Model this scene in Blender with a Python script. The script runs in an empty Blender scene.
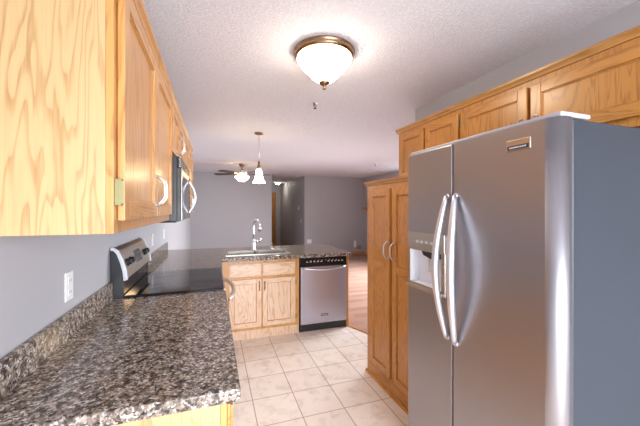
import bpy, bmesh, math, random
from mathutils import Vector, Matrix
random.seed(7)
SC = bpy.context.scene
COL = SC.collection
R = math.radians

# ------------------------------------------------------------------ camera, world, lights, exposure
cam = bpy.data.objects.new('camera', bpy.data.cameras.new('camera'))
COL.objects.link(cam)
cam.location = (0, 0, 1.44)
cam.rotation_euler = (R(90), 0, R(-18.9))
cam.data.sensor_width = 36
cam.data.lens = 311 / 640 * 36
cam.data.shift_y = -4 / 640
cam.data.clip_start = 0.02
SC.camera = cam

w = bpy.data.worlds.new('world'); SC.world = w
w.use_nodes = True
w.node_tree.nodes['Background'].inputs[0].default_value = (0.78, 0.86, 1.0, 1)
w.node_tree.nodes['Background'].inputs[1].default_value = 1.0

def area(name, loc, rot, sx, sy, power, color, spread=math.pi):
    l = bpy.data.lights.new(name, 'AREA'); l.shape = 'RECTANGLE'
    l.size, l.size_y, l.energy, l.color = sx, sy, power, color
    o = bpy.data.objects.new(name, l); COL.objects.link(o)
    o.location, o.rotation_euler = loc, rot
    l.spread = spread
    return o
DAY = (0.88, 0.93, 1.0)
area('daylight_patio', (0.75, -2.12, 1.18), (R(58), 0, 0), 2.3, 2.1, 80, DAY, R(135))
area('fill_living', (4.46, 5.3, 1.3), (R(62), 0, R(90)), 2.8, 1.5, 95, DAY, R(120))  # added fill for the far room, at an assumed, unseen window

SC.view_settings.view_transform = 'Standard'
SC.view_settings.look = 'None'
SC.view_settings.exposure = 1.08
SC.view_settings.gamma = 1
SC.view_settings.use_curve_mapping = False
try:
    SC.cycles.use_denoising = True
    SC.cycles.max_bounces = 10
    SC.cycles.diffuse_bounces = 6
    SC.cycles.sample_clamp_indirect = 6
except Exception:
    pass

# ------------------------------------------------------------------ materials
def newmat(name):
    m = bpy.data.materials.new(name); m.use_nodes = True
    nt = m.node_tree
    return m, nt, nt.nodes['Principled BSDF']
def P(name, col, rough=0.5, metal=0.0, coat=0.0, emit=None, estr=0.0, spec=None):
    m, nt, b = newmat(name)
    b.inputs['Base Color'].default_value = (*col, 1)
    b.inputs['Roughness'].default_value = rough
    b.inputs['Metallic'].default_value = metal
    if coat: b.inputs['Coat Weight'].default_value = coat; b.inputs['Coat Roughness'].default_value = 0.1
    if spec is not None: b.inputs['Specular IOR Level'].default_value = spec
    if emit: b.inputs['Emission Color'].default_value = (*emit, 1); b.inputs['Emission Strength'].default_value = estr
    # faint procedural variation of the roughness so no surface is dead flat
    n = nt.nodes.new('ShaderNodeTexNoise'); n.inputs['Scale'].default_value = 9
    mr = nt.nodes.new('ShaderNodeMapRange')
    mr.inputs[3].default_value = max(0.02, rough - 0.04); mr.inputs[4].default_value = min(1, rough + 0.04)
    tc = nt.nodes.new('ShaderNodeTexCoord')
    nt.links.new(tc.outputs['Object'], n.inputs['Vector'])
    nt.links.new(n.outputs[0], mr.inputs[0]); nt.links.new(mr.outputs[0], b.inputs['Roughness'])
    return m
def ramp(nt, stops, interp='LINEAR'):
    r = nt.nodes.new('ShaderNodeValToRGB'); r.color_ramp.interpolation = interp
    e = r.color_ramp.elements
    while len(e) < len(stops): e.new(0.5)
    for k, (p, c) in zip(e, stops):
        k.position = p; k.color = (*c, 1)
    return r
def noise(nt, vec, scale, detail=2, rough=0.5, dist=0.0):
    n = nt.nodes.new('ShaderNodeTexNoise')
    n.inputs['Scale'].default_value = scale; n.inputs['Detail'].default_value = detail
    n.inputs['Roughness'].default_value = rough; n.inputs['Distortion'].default_value = dist
    nt.links.new(vec, n.inputs['Vector'])
    return n
def mapping(nt, scale, off=(0, 0, 0), rnd=True, world=False):
    tc = nt.nodes.new('ShaderNodeTexCoord')
    mp = nt.nodes.new('ShaderNodeMapping')
    mp.inputs['Scale'].default_value = scale; mp.inputs['Location'].default_value = off
    src = tc.outputs['Object']
    if world:
        g = nt.nodes.new('ShaderNodeNewGeometry'); src = g.outputs['Position']
    if rnd:
        oi = nt.nodes.new('ShaderNodeObjectInfo')
        sc = nt.nodes.new('ShaderNodeVectorMath'); sc.operation = 'SCALE'
        cmb = nt.nodes.new('ShaderNodeCombineXYZ')
        for k in range(3): nt.links.new(oi.outputs['Random'], cmb.inputs[k])
        nt.links.new(cmb.outputs[0], sc.inputs[0]); sc.inputs['Scale'].default_value = 7.0
        ad = nt.nodes.new('ShaderNodeVectorMath'); ad.operation = 'ADD'
        nt.links.new(src, ad.inputs[0]); nt.links.new(sc.outputs[0], ad.inputs[1]); src = ad.outputs[0]
    nt.links.new(src, mp.inputs['Vector'])
    return mp.outputs[0]
def math_(nt, op, a, b=None, c=None):
    m = nt.nodes.new('ShaderNodeMath'); m.operation = op
    for k, v in enumerate((a, b, c)):
        if v is None: continue
        if isinstance(v, (int, float)): m.inputs[k].default_value = v
        else: nt.links.new(v, m.inputs[k])
    return m.outputs[0]
def mix(nt, fac, a, b, mode='MIX'):
    m = nt.nodes.new('ShaderNodeMixRGB'); m.blend_type = mode
    for k, v in enumerate((fac, a, b)):
        if isinstance(v, (int, float)): m.inputs[k].default_value = v
        elif isinstance(v, tuple): m.inputs[k].default_value = (*v, 1)
        else: nt.links.new(v, m.inputs[k])
    return m.outputs[0]
def bump(nt, b, height, strength, dist=0.002):
    bp = nt.nodes.new('ShaderNodeBump'); bp.inputs['Strength'].default_value = strength
    bp.inputs['Distance'].default_value = dist
    nt.links.new(height, bp.inputs['Height']); nt.links.new(bp.outputs[0], b.inputs['Normal'])

def oak(name, axis='z', light=(0.58, 0.295, 0.088), dark=(0.31, 0.11, 0.02), off=(0, 0, 0), rings=24.0, width=3.6, rough=0.32):
    m, nt, b = newmat(name)
    sc = {'z': (width, width, width * 0.15), 'x': (width * 0.15, width, width), 'y': (width, width * 0.15, width)}[axis]
    v = mapping(nt, sc, off)
    n = noise(nt, v, 1.0, 4, 0.5, 0.6)
    # contour lines of a stretched noise: the cathedral figure of flat-sawn oak
    fr = math_(nt, 'FRACT', math_(nt, 'MULTIPLY', n.outputs[0], rings))
    fig = ramp(nt, [(0.0, (1, 1, 1)), (0.14, (.8, .8, .8)), (0.34, (.12, .12, .12)), (0.70, (0, 0, 0)), (0.94, (.15, .15, .15)), (1.0, (1, 1, 1))])
    nt.links.new(fr, fig.inputs[0])
    k = {'z': (150, 150, 5), 'x': (5, 150, 150), 'y': (150, 5, 150)}[axis]
    v2 = mapping(nt, k, off)
    pores = noise(nt, v2, 1.0, 3, 0.6)
    pr = ramp(nt, [(0.38, (0, 0, 0)), (0.62, (1, 1, 1))]); nt.links.new(pores.outputs[0], pr.inputs[0])
    big = noise(nt, mapping(nt, tuple(s * 0.6 for s in sc), off), 1.0, 1, 0.5)
    f = math_(nt, 'MULTIPLY', fig.outputs[0], math_(nt, 'ADD', math_(nt, 'MULTIPLY', pr.outputs[0], 0.5), 0.5))
    col = mix(nt, f, light, dark)
    col = mix(nt, math_(nt, 'MULTIPLY', pr.outputs[0], 0.22), col, tuple(0.5 * (a + c) for a, c in zip(light, dark)))
    col = mix(nt, math_(nt, 'MULTIPLY', big.outputs[0], 0.35), col, tuple(a * s for a, s in zip(light, (1.06, 1.02, 0.95))))
    nt.links.new(col, b.inputs['Base Color'])
    b.inputs['Roughness'].default_value = rough
    b.inputs['Coat Weight'].default_value = 0.25; b.inputs['Coat Roughness'].default_value = 0.18
    bump(nt, b, pores.outputs[0], 0.12, 0.001)
    return m
OAKV = oak('oak_vertical')
OAKH = oak('oak_horizontal', 'x')
OAKP = oak('oak_panel', off=(3.1, 1.7, 0.4), rings=27)
OAKE = oak('oak_end_panel', light=(0.56, 0.37, 0.175), dark=(0.33, 0.17, 0.055), off=(1.2, 0.3, 0.9), rings=25, width=4.2)
OAKY = oak('oak_crown', 'x', light=(0.50, 0.25, 0.075), dark=(0.30, 0.13, 0.03), rings=9)
# the pantry and the cabinets over the fridge are a shade deeper than the left run
LD, DD = (0.53, 0.235, 0.046), (0.27, 0.095, 0.013)
WOAKV = oak('warm_oak_vertical', light=LD, dark=DD)
WOAKH = oak('warm_oak_horizontal', 'x', light=LD, dark=DD)
WOAKP = oak('warm_oak_panel', light=LD, dark=DD, off=(2.2, 0.7, 1.4), rings=27)
# fronts under the sink: daylight on them put into a paler oak colour
LP_, DP_ = (0.73, 0.54, 0.385), (0.46, 0.26, 0.15)
POAKV = oak('daylit_oak_vertical', light=LP_, dark=DP_)
POAKH = oak('daylit_oak_horizontal', 'x', light=LP_, dark=DP_)
POAKP = oak('daylit_oak_panel', light=LP_, dark=DP_, off=(5.2, 0.7, 1.4), rings=24, width=4)

def granite():
    m, nt, b = newmat('granite')
    v = mapping(nt, (1, 1, 1), rnd=False, world=True)
    dis = noise(nt, v, 60, 2)
    va = nt.nodes.new('ShaderNodeVectorMath'); va.operation = 'MULTIPLY_ADD'
    nt.links.new(dis.outputs['Color'], va.inputs[0]); va.inputs[1].default_value = (.012, .012, .012)
    nt.links.new(v, va.inputs[2])
    vo = nt.nodes.new('ShaderNodeTexVoronoi'); vo.inputs['Scale'].default_value = 150
    nt.links.new(va.outputs[0], vo.inputs['Vector'])
    sep = nt.nodes.new('ShaderNodeSeparateColor'); nt.links.new(vo.outputs['Color'], sep.inputs[0])
    r = ramp(nt, [(0.0, (.05, .045, .045)), (0.15, (.10, .08, .07)), (0.30, (.185, .142, .11)),
                  (0.50, (.25, .195, .155)), (0.70, (.33, .265, .215)), (0.87, (.45, .41, .38)), (1.0, (.62, .60, .58))])
    nt.links.new(sep.outputs[0], r.inputs[0])
    n2 = noise(nt, va.outputs[0], 38, 3, 0.6)
    r2 = ramp(nt, [(0.40, (0, 0, 0)), (0.52, (1, 1, 1))]); nt.links.new(n2.outputs[0], r2.inputs[0])
    dark = mix(nt, 1.0, r.outputs[0], (.29, .26, .25), 'MULTIPLY')
    col = mix(nt, r2.outputs[0], dark, r.outputs[0])
    nt.links.new(col, b.inputs['Base Color'])
    b.inputs['Roughness'].default_value = 0.13
    b.inputs['Specular IOR Level'].default_value = 0.38
    return m
GRANITE = granite()

def steel(name, col, rough, axis=(1, 1, 120), amt=0.08):
    m, nt, b = newmat(name)
    b.inputs['Base Color'].default_value = (*col, 1); b.inputs['Metallic'].default_value = 1.0
    n = noise(nt, mapping(nt, axis, rnd=False), 3.0, 2)
    mr = nt.nodes.new('ShaderNodeMapRange')
    mr.inputs[3].default_value = rough - amt; mr.inputs[4].default_value = rough + amt
    nt.links.new(n.outputs[0], mr.inputs[0]); nt.links.new(mr.outputs[0], b.inputs['Roughness'])
    return m
STEEL = steel('brushed_stainless', (0.38, 0.365, 0.385), 0.38)
STEELMW = steel('microwave_steel', (0.36, 0.34, 0.33), 0.24)
STEELSK = steel('sink_steel', (0.50, 0.48, 0.45), 0.3)
STEELH = steel('handle_steel', (0.76, 0.77, 0.83), 0.42)
STEELDW = steel('dishwasher_steel', (0.47, 0.465, 0.56), 0.36, (120, 1, 1))
STEELTAN = steel('range_steel', (0.55, 0.49, 0.43), 0.3)
NICKEL = P('satin_nickel', (0.72, 0.66, 0.56), 0.25, 1.0)
BRONZE = P('brushed_bronze_nickel', (0.34, 0.22, 0.13), 0.28, 1.0)
CHROME = P('chrome', (0.85, 0.86, 0.88), 0.08, 1.0)
PULL = P('silver_pull', (0.66, 0.64, 0.62), 0.3, 0.9)
BLACKG = P('black_glass', (0.012, 0.012, 0.014), 0.07, spec=0.3)
BLACK = P('black_plastic', (0.02, 0.02, 0.023), 0.3)
CHAR = P('charcoal_enamel', (0.030, 0.036, 0.047), 0.36)
DARKGAP = P('dark_gasket', (0.02, 0.02, 0.02), 0.7)
LGREY = P('light_grey_plastic', (0.60, 0.61, 0.65), 0.35)
TRIMG = P('grey_top_trim', (0.44, 0.44, 0.48), 0.4)
DISPW = P('dispenser_recess_plastic', (0.82, 0.84, 0.89), 0.3)
WHITEP = P('white_plastic', (0.86, 0.86, 0.86), 0.3)
IVORY = P('brown_plate', (0.34, 0.27, 0.18), 0.4)
SLOT = P('outlet_slots', (0.10, 0.10, 0.10), 0.5)
RINGM = P('burner_ring_print', (0.11, 0.10, 0.10), 0.12)
BRASS = P('antique_brass_hinge', (0.26, 0.23, 0.11), 0.4, 0.8)
DWOOD = P('dark_fan_blade', (0.07, 0.045, 0.032), 0.4)
LITBOWL = P('lit_frosted_glass', (0.9, 0.87, 0.8), 0.4, emit=(1.0, 0.87, 0.68), estr=12)
LITFAN = P('lit_amber_glass', (0.9, 0.82, 0.65), 0.4, emit=(1.0, 0.66, 0.34), estr=9)
LITPEND = P('lit_pendant_glass', (0.9, 0.85, 0.75), 0.4, emit=(1.0, 0.76, 0.46), estr=12)
LITHALL = P('lit_hall_glass', (0.9, 0.9, 0.88), 0.4, emit=(1.0, 0.90, 0.75), estr=35)
CLOCK = P('dark_display', (0.015, 0.016, 0.02), 0.1)

def paint(name, col, b_str=0.06):
    m, nt, b = newmat(name)
    v = mapping(nt, (1, 1, 1), rnd=False, world=True)
    n = noise(nt, v, 1.2, 3)
    c = mix(nt, n.outputs[0], tuple(x * 0.97 for x in col), tuple(min(1, x * 1.03) for x in col))
    nt.links.new(c, b.inputs['Base Color']); b.inputs['Roughness'].default_value = 0.6
    bump(nt, b, noise(nt, v, 160, 2).outputs[0], b_str, 0.002)
    return m
WALL = paint('grey_lilac_paint', (0.435, 0.43, 0.455))
def popcorn():
    m, nt, b = newmat('textured_ceiling')
    v = mapping(nt, (1, 1, 1), rnd=False, world=True)
    n1 = noise(nt, v, 85, 3, 0.65)
    r = ramp(nt, [(0.42, (0, 0, 0)), (0.62, (1, 1, 1))]); nt.links.new(n1.outputs[0], r.inputs[0])
    c = mix(nt, r.outputs[0], (0.75, 0.745, 0.80), (0.83, 0.825, 0.885))
    nt.links.new(c, b.inputs['Base Color']); b.inputs['Roughness'].default_value = 0.9
    bump(nt, b, r.outputs[0], 0.55, 0.005)
    return m
CEIL = popcorn()
def tile():
    m, nt, b = newmat('cream_ceramic_tile')
    v = mapping(nt, (1, 1, 1), (-0.2775, -2.071, 0), rnd=False, world=True)
    br = nt.nodes.new('ShaderNodeTexBrick'); br.offset = 0.0; br.squash = 1.0
    br.inputs['Scale'].default_value = 1.0
    br.inputs['Brick Width'].default_value = 0.3095; br.inputs['Row Height'].default_value = 0.3095
    br.inputs['Mortar Size'].default_value = 0.0038; br.inputs['Mortar Smooth'].default_value = 0.2
    br.inputs['Color1'].default_value = (0.76, 0.675, 0.605, 1); br.inputs['Color2'].default_value = (0.83, 0.745, 0.675, 1)
    br.inputs['Mortar'].default_value = (0.36, 0.29, 0.235, 1); br.inputs['Bias'].default_value = 0.0
    nt.links.new(v, br.inputs['Vector'])
    n = noise(nt, v, 9, 5, 0.62, 0.6)
    r = ramp(nt, [(0.32, (.84, .80, .76)), (0.5, (1, 1, 1)), (0.72, (1.05, 1.02, 1.0))]); nt.links.new(n.outputs[0], r.inputs[0])
    c = mix(nt, 1.0, br.outputs['Color'], r.outputs[0], 'MULTIPLY')
    nt.links.new(c, b.inputs['Base Color']); b.inputs['Roughness'].default_value = 0.33
    inv = math_(nt, 'SUBTRACT', 1.0, br.outputs['Fac'])
    bump(nt, b, inv, 0.4, 0.002)
    return m
TILE = tile()
def planks():
    m, nt, b = newmat('reddish_wood_planks')
    v = mapping(nt, (1, 1, 1), rnd=False, world=True)
    br = nt.nodes.new('ShaderNodeTexBrick'); br.offset = 0.37
    br.inputs['Scale'].default_value = 1.0; br.inputs['Brick Width'].default_value = 1.1; br.inputs['Row Height'].default_value = 0.125
    br.inputs['Mortar Size'].default_value = 0.0016
    br.inputs['Color1'].default_value = (0.26, 0.125, 0.085, 1); br.inputs['Color2'].default_value = (0.43, 0.26, 0.195, 1)
    br.inputs['Mortar'].default_value = (0.12, 0.06, 0.045, 1)
    nt.links.new(v, br.inputs['Vector'])
    n = noise(nt, mapping(nt, (1.2, 16, 1), rnd=False, world=True), 2.0, 4, 0.6)
    c = mix(nt, math_(nt, 'MULTIPLY', n.outputs[0], 0.5), br.outputs['Color'], (0.46, 0.31, 0.24))
    nt.links.new(c, b.inputs['Base Color']); b.inputs['Roughness'].default_value = 0.33
    return m
PLANKS = planks()

# ------------------------------------------------------------------ mesh helpers
class MB:
    """collects shapes and links them as ONE mesh object"""
    def __init__(s): s.bm = bmesh.new()
    def _mark(s, faces, mat, smooth):
        for f in faces: f.material_index = mat; f.smooth = smooth
    def box(s, x0, x1, y0, y1, z0, z1, mat=0):
        x0, x1 = sorted((x0, x1)); y0, y1 = sorted((y0, y1)); z0, z1 = sorted((z0, z1))
        v = [s.bm.verts.new((x, y, z)) for z in (z0, z1) for y in (y0, y1) for x in (x0, x1)]
        fs = [s.bm.faces.new([v[i] for i in q]) for q in ((0, 2, 3, 1), (4, 5, 7, 6), (0, 1, 5, 4), (1, 3, 7, 5), (3, 2, 6, 7), (2, 0, 4, 6))]
        s._mark(fs, mat, False); return s
    def prism(s, poly, axis, a, b, mat=0, smooth=False):
        """poly: 2-D outline; axis 'x': (y,z), 'y': (x,z), 'z': (x,y)"""
        def pt(p, t): return {'x': (t, p[0], p[1]), 'y': (p[0], t, p[1]), 'z': (p[0], p[1], t)}[axis]
        A = [s.bm.verts.new(pt(p, a)) for p in poly]; B = [s.bm.verts.new(pt(p, b)) for p in poly]
        n = len(poly); fs = []
        for i in range(n):
            f = s.bm.faces.new((A[i], A[(i + 1) % n], B[(i + 1) % n], B[i])); f.smooth = smooth; f.material_index = mat
        fs += [s.bm.faces.new(A), s.bm.faces.new(B[::-1])]
        s._mark(fs, mat, False); return s
    def lathe(s, prof, c=(0, 0, 0), seg=32, mat=0, axis='z'):
        rings = []
        for r, h in prof:
            ring = []
            for k in range(seg):
                a = 2 * math.pi * k / seg
                p = (r * math.cos(a), r * math.sin(a), h)
                if axis == 'x': p = (p[2], p[0], p[1])
                if axis == 'y': p = (p[0], p[2], p[1])
                ring.append(s.bm.verts.new((p[0] + c[0], p[1] + c[1], p[2] + c[2])))
            rings.append(ring)
        fs = []
        for A, B in zip(rings, rings[1:]):
            for k in range(seg):
                fs.append(s.bm.faces.new((A[k], A[(k + 1) % seg], B[(k + 1) % seg], B[k])))
        s._mark(fs, mat, True)
        caps = [s.bm.faces.new(rings[0][::-1]), s.bm.faces.new(rings[-1])]
        s._mark(caps, mat, False); return s
    def tube(s, pts, r, mat=0, seg=10, flat=(1, 1), up=(0, 0, 1)):
        pts = [Vector(p) for p in pts]; n = len(pts); rings = []
        for i, p in enumerate(pts):
            t = (pts[min(i + 1, n - 1)] - pts[max(i - 1, 0)]).normalized()
            u = Vector(up)
            if abs(t.dot(u)) > 0.98: u = Vector((0, 1, 0))
            a = t.cross(u).normalized(); bb = t.cross(a).normalized()
            rr = r[i] if isinstance(r, (list, tuple)) else r
            rings.append([s.bm.verts.new(p + rr * (flat[0] * math.cos(q) * a + flat[1] * math.sin(q) * bb)) for q in [2 * math.pi * k / seg for k in range(seg)]])
        fs = []
        for A, B in zip(rings, rings[1:]):
            for k in range(seg): fs.append(s.bm.faces.new((A[k], A[(k + 1) % seg], B[(k + 1) % seg], B[k])))
        s._mark(fs, mat, True)
        s._mark([s.bm.faces.new(rings[0][::-1]), s.bm.faces.new(rings[-1])], mat, False); return s
    def cells(s, us, vs, filled, a, b, axis='z', mat=0):
        """a slab of grid cells (with holes where filled() is False), axis is the thickness direction"""
        cache = {}
        def V(i, j, t):
            if (i, j, t) not in cache:
                u, v = us[i], vs[j]; w_ = (a, b)[t]
                cache[(i, j, t)] = s.bm.verts.new({'z': (u, v, w_), 'y': (u, w_, v), 'x': (w_, u, v)}[axis])
            return cache[(i, j, t)]
        F = {(i, j) for i in range(len(us) - 1) for j in range(len(vs) - 1) if filled((us[i] + us[i + 1]) / 2, (vs[j] + vs[j + 1]) / 2)}
        fs = []
        for i, j in F:
            fs.append(s.bm.faces.new((V(i, j, 1), V(i + 1, j, 1), V(i + 1, j + 1, 1), V(i, j + 1, 1))))
            fs.append(s.bm.faces.new((V(i, j, 0), V(i, j + 1, 0), V(i + 1, j + 1, 0), V(i + 1, j, 0))))
            for (di, dj), (p, q) in {(-1, 0): ((i, j), (i, j + 1)), (1, 0): ((i + 1, j), (i + 1, j + 1)), (0, -1): ((i, j), (i + 1, j)), (0, 1): ((i, j + 1), (i + 1, j + 1))}.items():
                if (i + di, j + dj) not in F:
                    fs.append(s.bm.faces.new((V(*p, 0), V(*q, 0), V(*q, 1), V(*p, 1))))
        s._mark(fs, mat, False); return s
    def rot(s, M):
        bmesh.ops.transform(s.bm, matrix=M, verts=s.bm.verts); return s
    def build(s, name, mats, parent=None, bevel=0.0, world=False, seg=2):
        if world and parent is not None:
            bmesh.ops.translate(s.bm, vec=-Vector(parent_world(parent)), verts=s.bm.verts)
        bmesh.ops.recalc_face_normals(s.bm, faces=s.bm.faces)
        me = bpy.data.meshes.new(name); s.bm.to_mesh(me); s.bm.free()
        for m in (mats if isinstance(mats, (list, tuple)) else [mats]): me.materials.append(m)
        o = bpy.data.objects.new(name, me); COL.objects.link(o)
        if parent is not None: o.parent = parent
        if bevel:
            md = o.modifiers.new('bevel', 'BEVEL'); md.width = bevel; md.segments = seg
            md.limit_method = 'ANGLE'; md.angle_limit = R(40); md.harden_normals = False
        return o
def parent_world(p):
    v = Vector((0, 0, 0))
    while p is not None: v += p.location; p = p.parent
    return v
def thing(name, label, cat, loc=(0, 0, 0), rz=0, group=None):
    o = bpy.data.objects.new(name, None); COL.objects.link(o)
    o.empty_display_size = 0.1
    o.location = loc; o.rotation_euler = (0, 0, rz); o['label'] = label; o['category'] = cat
    if group: o['group'] = group
    return o
def tag(o, label, cat, group=None):
    o['label'] = label; o['category'] = cat
    if group: o['group'] = group
    return o
def struct(o): o['kind'] = 'structure'; return o
def copy_thing(src, loc, rz=None):
    r = src.copy(); COL.objects.link(r); r.location = loc
    if rz is not None: r.rotation_euler = (0, 0, rz)
    def kids(a, b):
        for ch in list(a.children):
            c = ch.copy(); COL.objects.link(c); c.parent = b; kids(ch, c)
    kids(src, r)
    return r

# ------------------------------------------------------------------ the room
XL, XR, XF = -0.575, 1.92, 4.56       # left wall, kitchen right wall, living-room right wall
YB, YN, YF, YH = -2.2, 2.65, 9.03, 12.6   # back wall, wall end, far wall, hall end
ZC = 2.44
# tile kitchen floor and wood floor meet on a diagonal from the peninsula to the wall end
DX = [(1.93, 2.65), (1.565, 3.56)]
struct(MB().prism([(XL, YB), (XR, YB), (XR, 2.65), DX[1], (1.565, 4.2), (XL, 4.2)], 'z', -0.05, 0).build('floor', TILE))
struct(MB().prism([(XR, 2.65), (XF, 2.65), (XF, YF), (2.6, YF), (2.6, YH), (1.605, YH), (1.605, YF), (XL, YF), (XL, 4.2), (1.565, 4.2), DX[1]], 'z', -0.05, 0).build('floor', PLANKS))
d = Vector((DX[1][0] - XR, DX[1][1] - 2.65)); nrm = Vector((-d.y, d.x)).normalized() * 0.018
p0, p1 = Vector((XR, 2.65)), Vector(DX[1])
struct(MB().prism([tuple(p0 - nrm), tuple(p0 + nrm), tuple(p1 + nrm), tuple(p1 - nrm)], 'z', 0, 0.008).build('trim_1', OAKY))
struct(MB().prism([(XL, YB), (XF, YB), (XF, YF), (2.6, YF), (2.6, YH), (1.605, YH), (1.605, YF), (XL, YF)], 'z', ZC, ZC + 0.1).build('ceiling', CEIL))
struct(MB().box(XL - 0.12, XL, YB, YF + 0.12, 0, ZC).build('wall_left', WALL))
struct(MB().box(XR, XR + 0.12, YB, YN, 0, ZC).build('wall_right', WALL))
struct(MB().box(XR + 0.12, XF, YN - 0.12, YN, 0, ZC).build('wall_living_near', WALL))
struct(MB().cells([YN - 0.12, 3.8, 6.8, YF + 0.12], [0, 0.5, 2.2, ZC], lambda y, z: not (3.8 < y < 6.8 and 0.5 < z < 2.2), XF, XF + 0.12, 'x').build('wall_living_right', WALL))
struct(MB().box(XL, 1.605, YF, YF + 0.12, 0, ZC).build('wall_far', WALL))
struct(MB().box(2.6, XF, YF, YF + 0.12, 0, ZC).build('wall_far', WALL))
struct(MB().box(1.485, 1.605, YF + 0.12, YH, 0, ZC).build('wall_hall_left', WALL))
struct(MB().box(2.6, 2.72, YF + 0.12, YH, 0, ZC).build('wall_hall_right', WALL))
struct(MB().box(1.485, 2.72, YH, YH + 0.12, 0, ZC).build('wall_hall_end', WALL))
struct(MB().cells([XL - .12, -0.4, 1.9, XR + 0.12], [0, 0.13, 2.23, ZC], lambda x, z: not (-0.4 < x < 1.9 and 0.13 < z < 2.23), YB - 0.12, YB, 'y').build('wall_back', WALL))
# window frames (outside the photograph, the living-room one assumed for the fill light)
def window(name, u0, u1, z0, z1, a, b, axis):
    t = 0.05; m = (u0 + u1) / 2
    us = [u0, u0 + t, m - t / 2, m + t / 2, u1 - t, u1]; vs = [z0, z0 + t, z1 - t, z1]
    hole = lambda u, z: z0 + t < z < z1 - t and (u0 + t < u < m - t / 2 or m + t / 2 < u < u1 - t)
    return struct(MB().cells(us, vs, lambda u, z: not hole(u, z), a, b, axis).build(name, WHITEP))
window('window_1', -0.4, 1.9, 0.13, 2.23, YB - 0.10, YB - 0.04, 'y')
window('window_2', 3.8, 6.8, 0.5, 2.2, XF + 0.04, XF + 0.10, 'x')
struct(MB().box(2.6, XF, YF - 0.014, YF, 0, 0.085).build('baseboard_far', OAKY, bevel=0.003))
struct(MB().box(XL, 1.605, YF - 0.014, YF, 0, 0.085).build('baseboard_far', OAKY, bevel=0.003))
struct(MB().box(XF - 0.014, XF, YN, YF - 0.014, 0, 0.085).build('baseboard_right', OAKY, bevel=0.003))
# oak door at the end of the hall
dr = struct(MB().box(1.66, 2.30, YH - 0.03, YH, 0, 2.03).build('door_1', WOAKV))
MB().lathe([(0.012, 0), (0.012, 0.04), (0.028, 0.045), (0.028, 0.07)], (2.22, YH - 0.10, 0.98), 16, axis='y').build('door_knob', NICKEL, dr)
struct(MB().box(2.30, 2.41, YH - 0.04, YH, 0, 2.12).box(1.606, 1.66, YH - 0.04, YH, 0, 2.12).box(1.66, 2.30, YH - 0.04, YH, 2.03, 2.12).build('trim_2', WOAKV, bevel=0.004))

# ------------------------------------------------------------------ cabinet builders (local: x width, -y front, z up)
def door_mesh(x0, x1, z0, z1, y=0.0, t=0.019, st=0.058, mids=(), lip=None):
    """frame and panel door, its back on the plane y; slots 0 stile, 1 rail, 2 panel"""
    m = MB()
    m.box(x0, x0 + st, y - t, y, z0, z1, 0).box(x1 - st, x1, y - t, y, z0, z1, 0)
    e = 0.0006
    m.box(x0 + st + e, x1 - st - e, y - t, y, z0, z0 + st, 1).box(x0 + st + e, x1 - st - e, y - t, y, z1 - st, z1, 1)
    for q in mids: m.box(x0 + st + e, x1 - st - e, y - t, y, q - st / 2, q + st / 2, 1)
    m.box(x0 + st - 0.006, x1 - st + 0.006, y - t + 0.010, y - 0.003, z0 + st - 0.006, z1 - st + 0.006, 2)
    # routed inner lip round the panel
    zs = [z0 + st] + [v for q in mids for v in (q - st / 2, q + st / 2)] + [z1 - st]
    for k in range(0, len(zs), 2):
        a, b, c, d_ = x0 + st, x1 - st, zs[k], zs[k + 1]; l = 0.007; yy = y - t + 0.005
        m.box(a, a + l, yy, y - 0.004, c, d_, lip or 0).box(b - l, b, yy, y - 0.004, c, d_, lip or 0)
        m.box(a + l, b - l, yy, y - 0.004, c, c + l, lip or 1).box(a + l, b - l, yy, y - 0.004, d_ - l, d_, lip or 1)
    return m
def pull(x, z0, z1, y, r=0.0045, out=0.030, mat=None, parent=None, name='handle'):
    n = 14; pts = []
    for i in range(n + 1):
        t = i / n; s_ = math.sin(math.pi * t)
        pts.append((x, y - 0.004 - out * min(1, 1.25 * s_ ** 0.75), z0 + (z1 - z0) * t))
    m = MB().tube(pts, [r * (1.35 if i in (0, n) else 1.0 + 0.25 * math.sin(math.pi * i / n)) for i in range(n + 1)], seg=10, up=(1, 0, 0))
    m.lathe([(r * 2.0, 0), (r * 1.6, -0.006)], (x, y, z0), 14, axis='y').lathe([(r * 2.0, 0), (r * 1.6, -0.006)], (x, y, z1), 14, axis='y')
    return m.build(name, mat or PULL, parent)
def hinge(x, z, y, parent, side, h=0.058):
    if side == 2:      # knuckle plate wrapped on the door edge
        return MB().box(x - 0.010, x + 0.0135, y - 0.016, y, z - 0.037, z + 0.037).box(x - 0.0115, x - 0.009, y - 0.0225, y, z - 0.032, z + 0.032).box(x - 0.013, x - 0.0115, y - 0.013, y - 0.009, z - 0.018, z + 0.018).build('hinge', BRASS, parent, bevel=0.001)
    m = MB().box(x - 0.012, x + 0.012, y - 0.003, y, z - h / 2, z + h / 2)
    m.lathe([(0.0045, -h / 2), (0.0045, h / 2)], (x + side * 0.012, y - 0.006, z), 10)
    return m.build('hinge', BRASS, parent, bevel=0.001)
def crown(x0, x1, z, D, left=True, right=True, deep=0.045, mats=OAKY):
    """crown moulding on the top front edge: profile swept along x, small returns along the sides"""
    prof = [(0.004, z), (-0.006, z), (-0.010, z + 0.012), (-0.020, z + 0.024), (-0.022, z + 0.036), (0.004, z + 0.036)]
    m = MB().prism(prof, 'x', x0 - (0.022 if left else 0), x1 + (0.022 if right else 0))
    for on, xx, sgn in ((left, x0, -1), (right, x1, 1)):
        if on: m.prism([(xx + sgn * -q[0], q[1]) for q in prof], 'y', 0.0, D)
    return m

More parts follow.
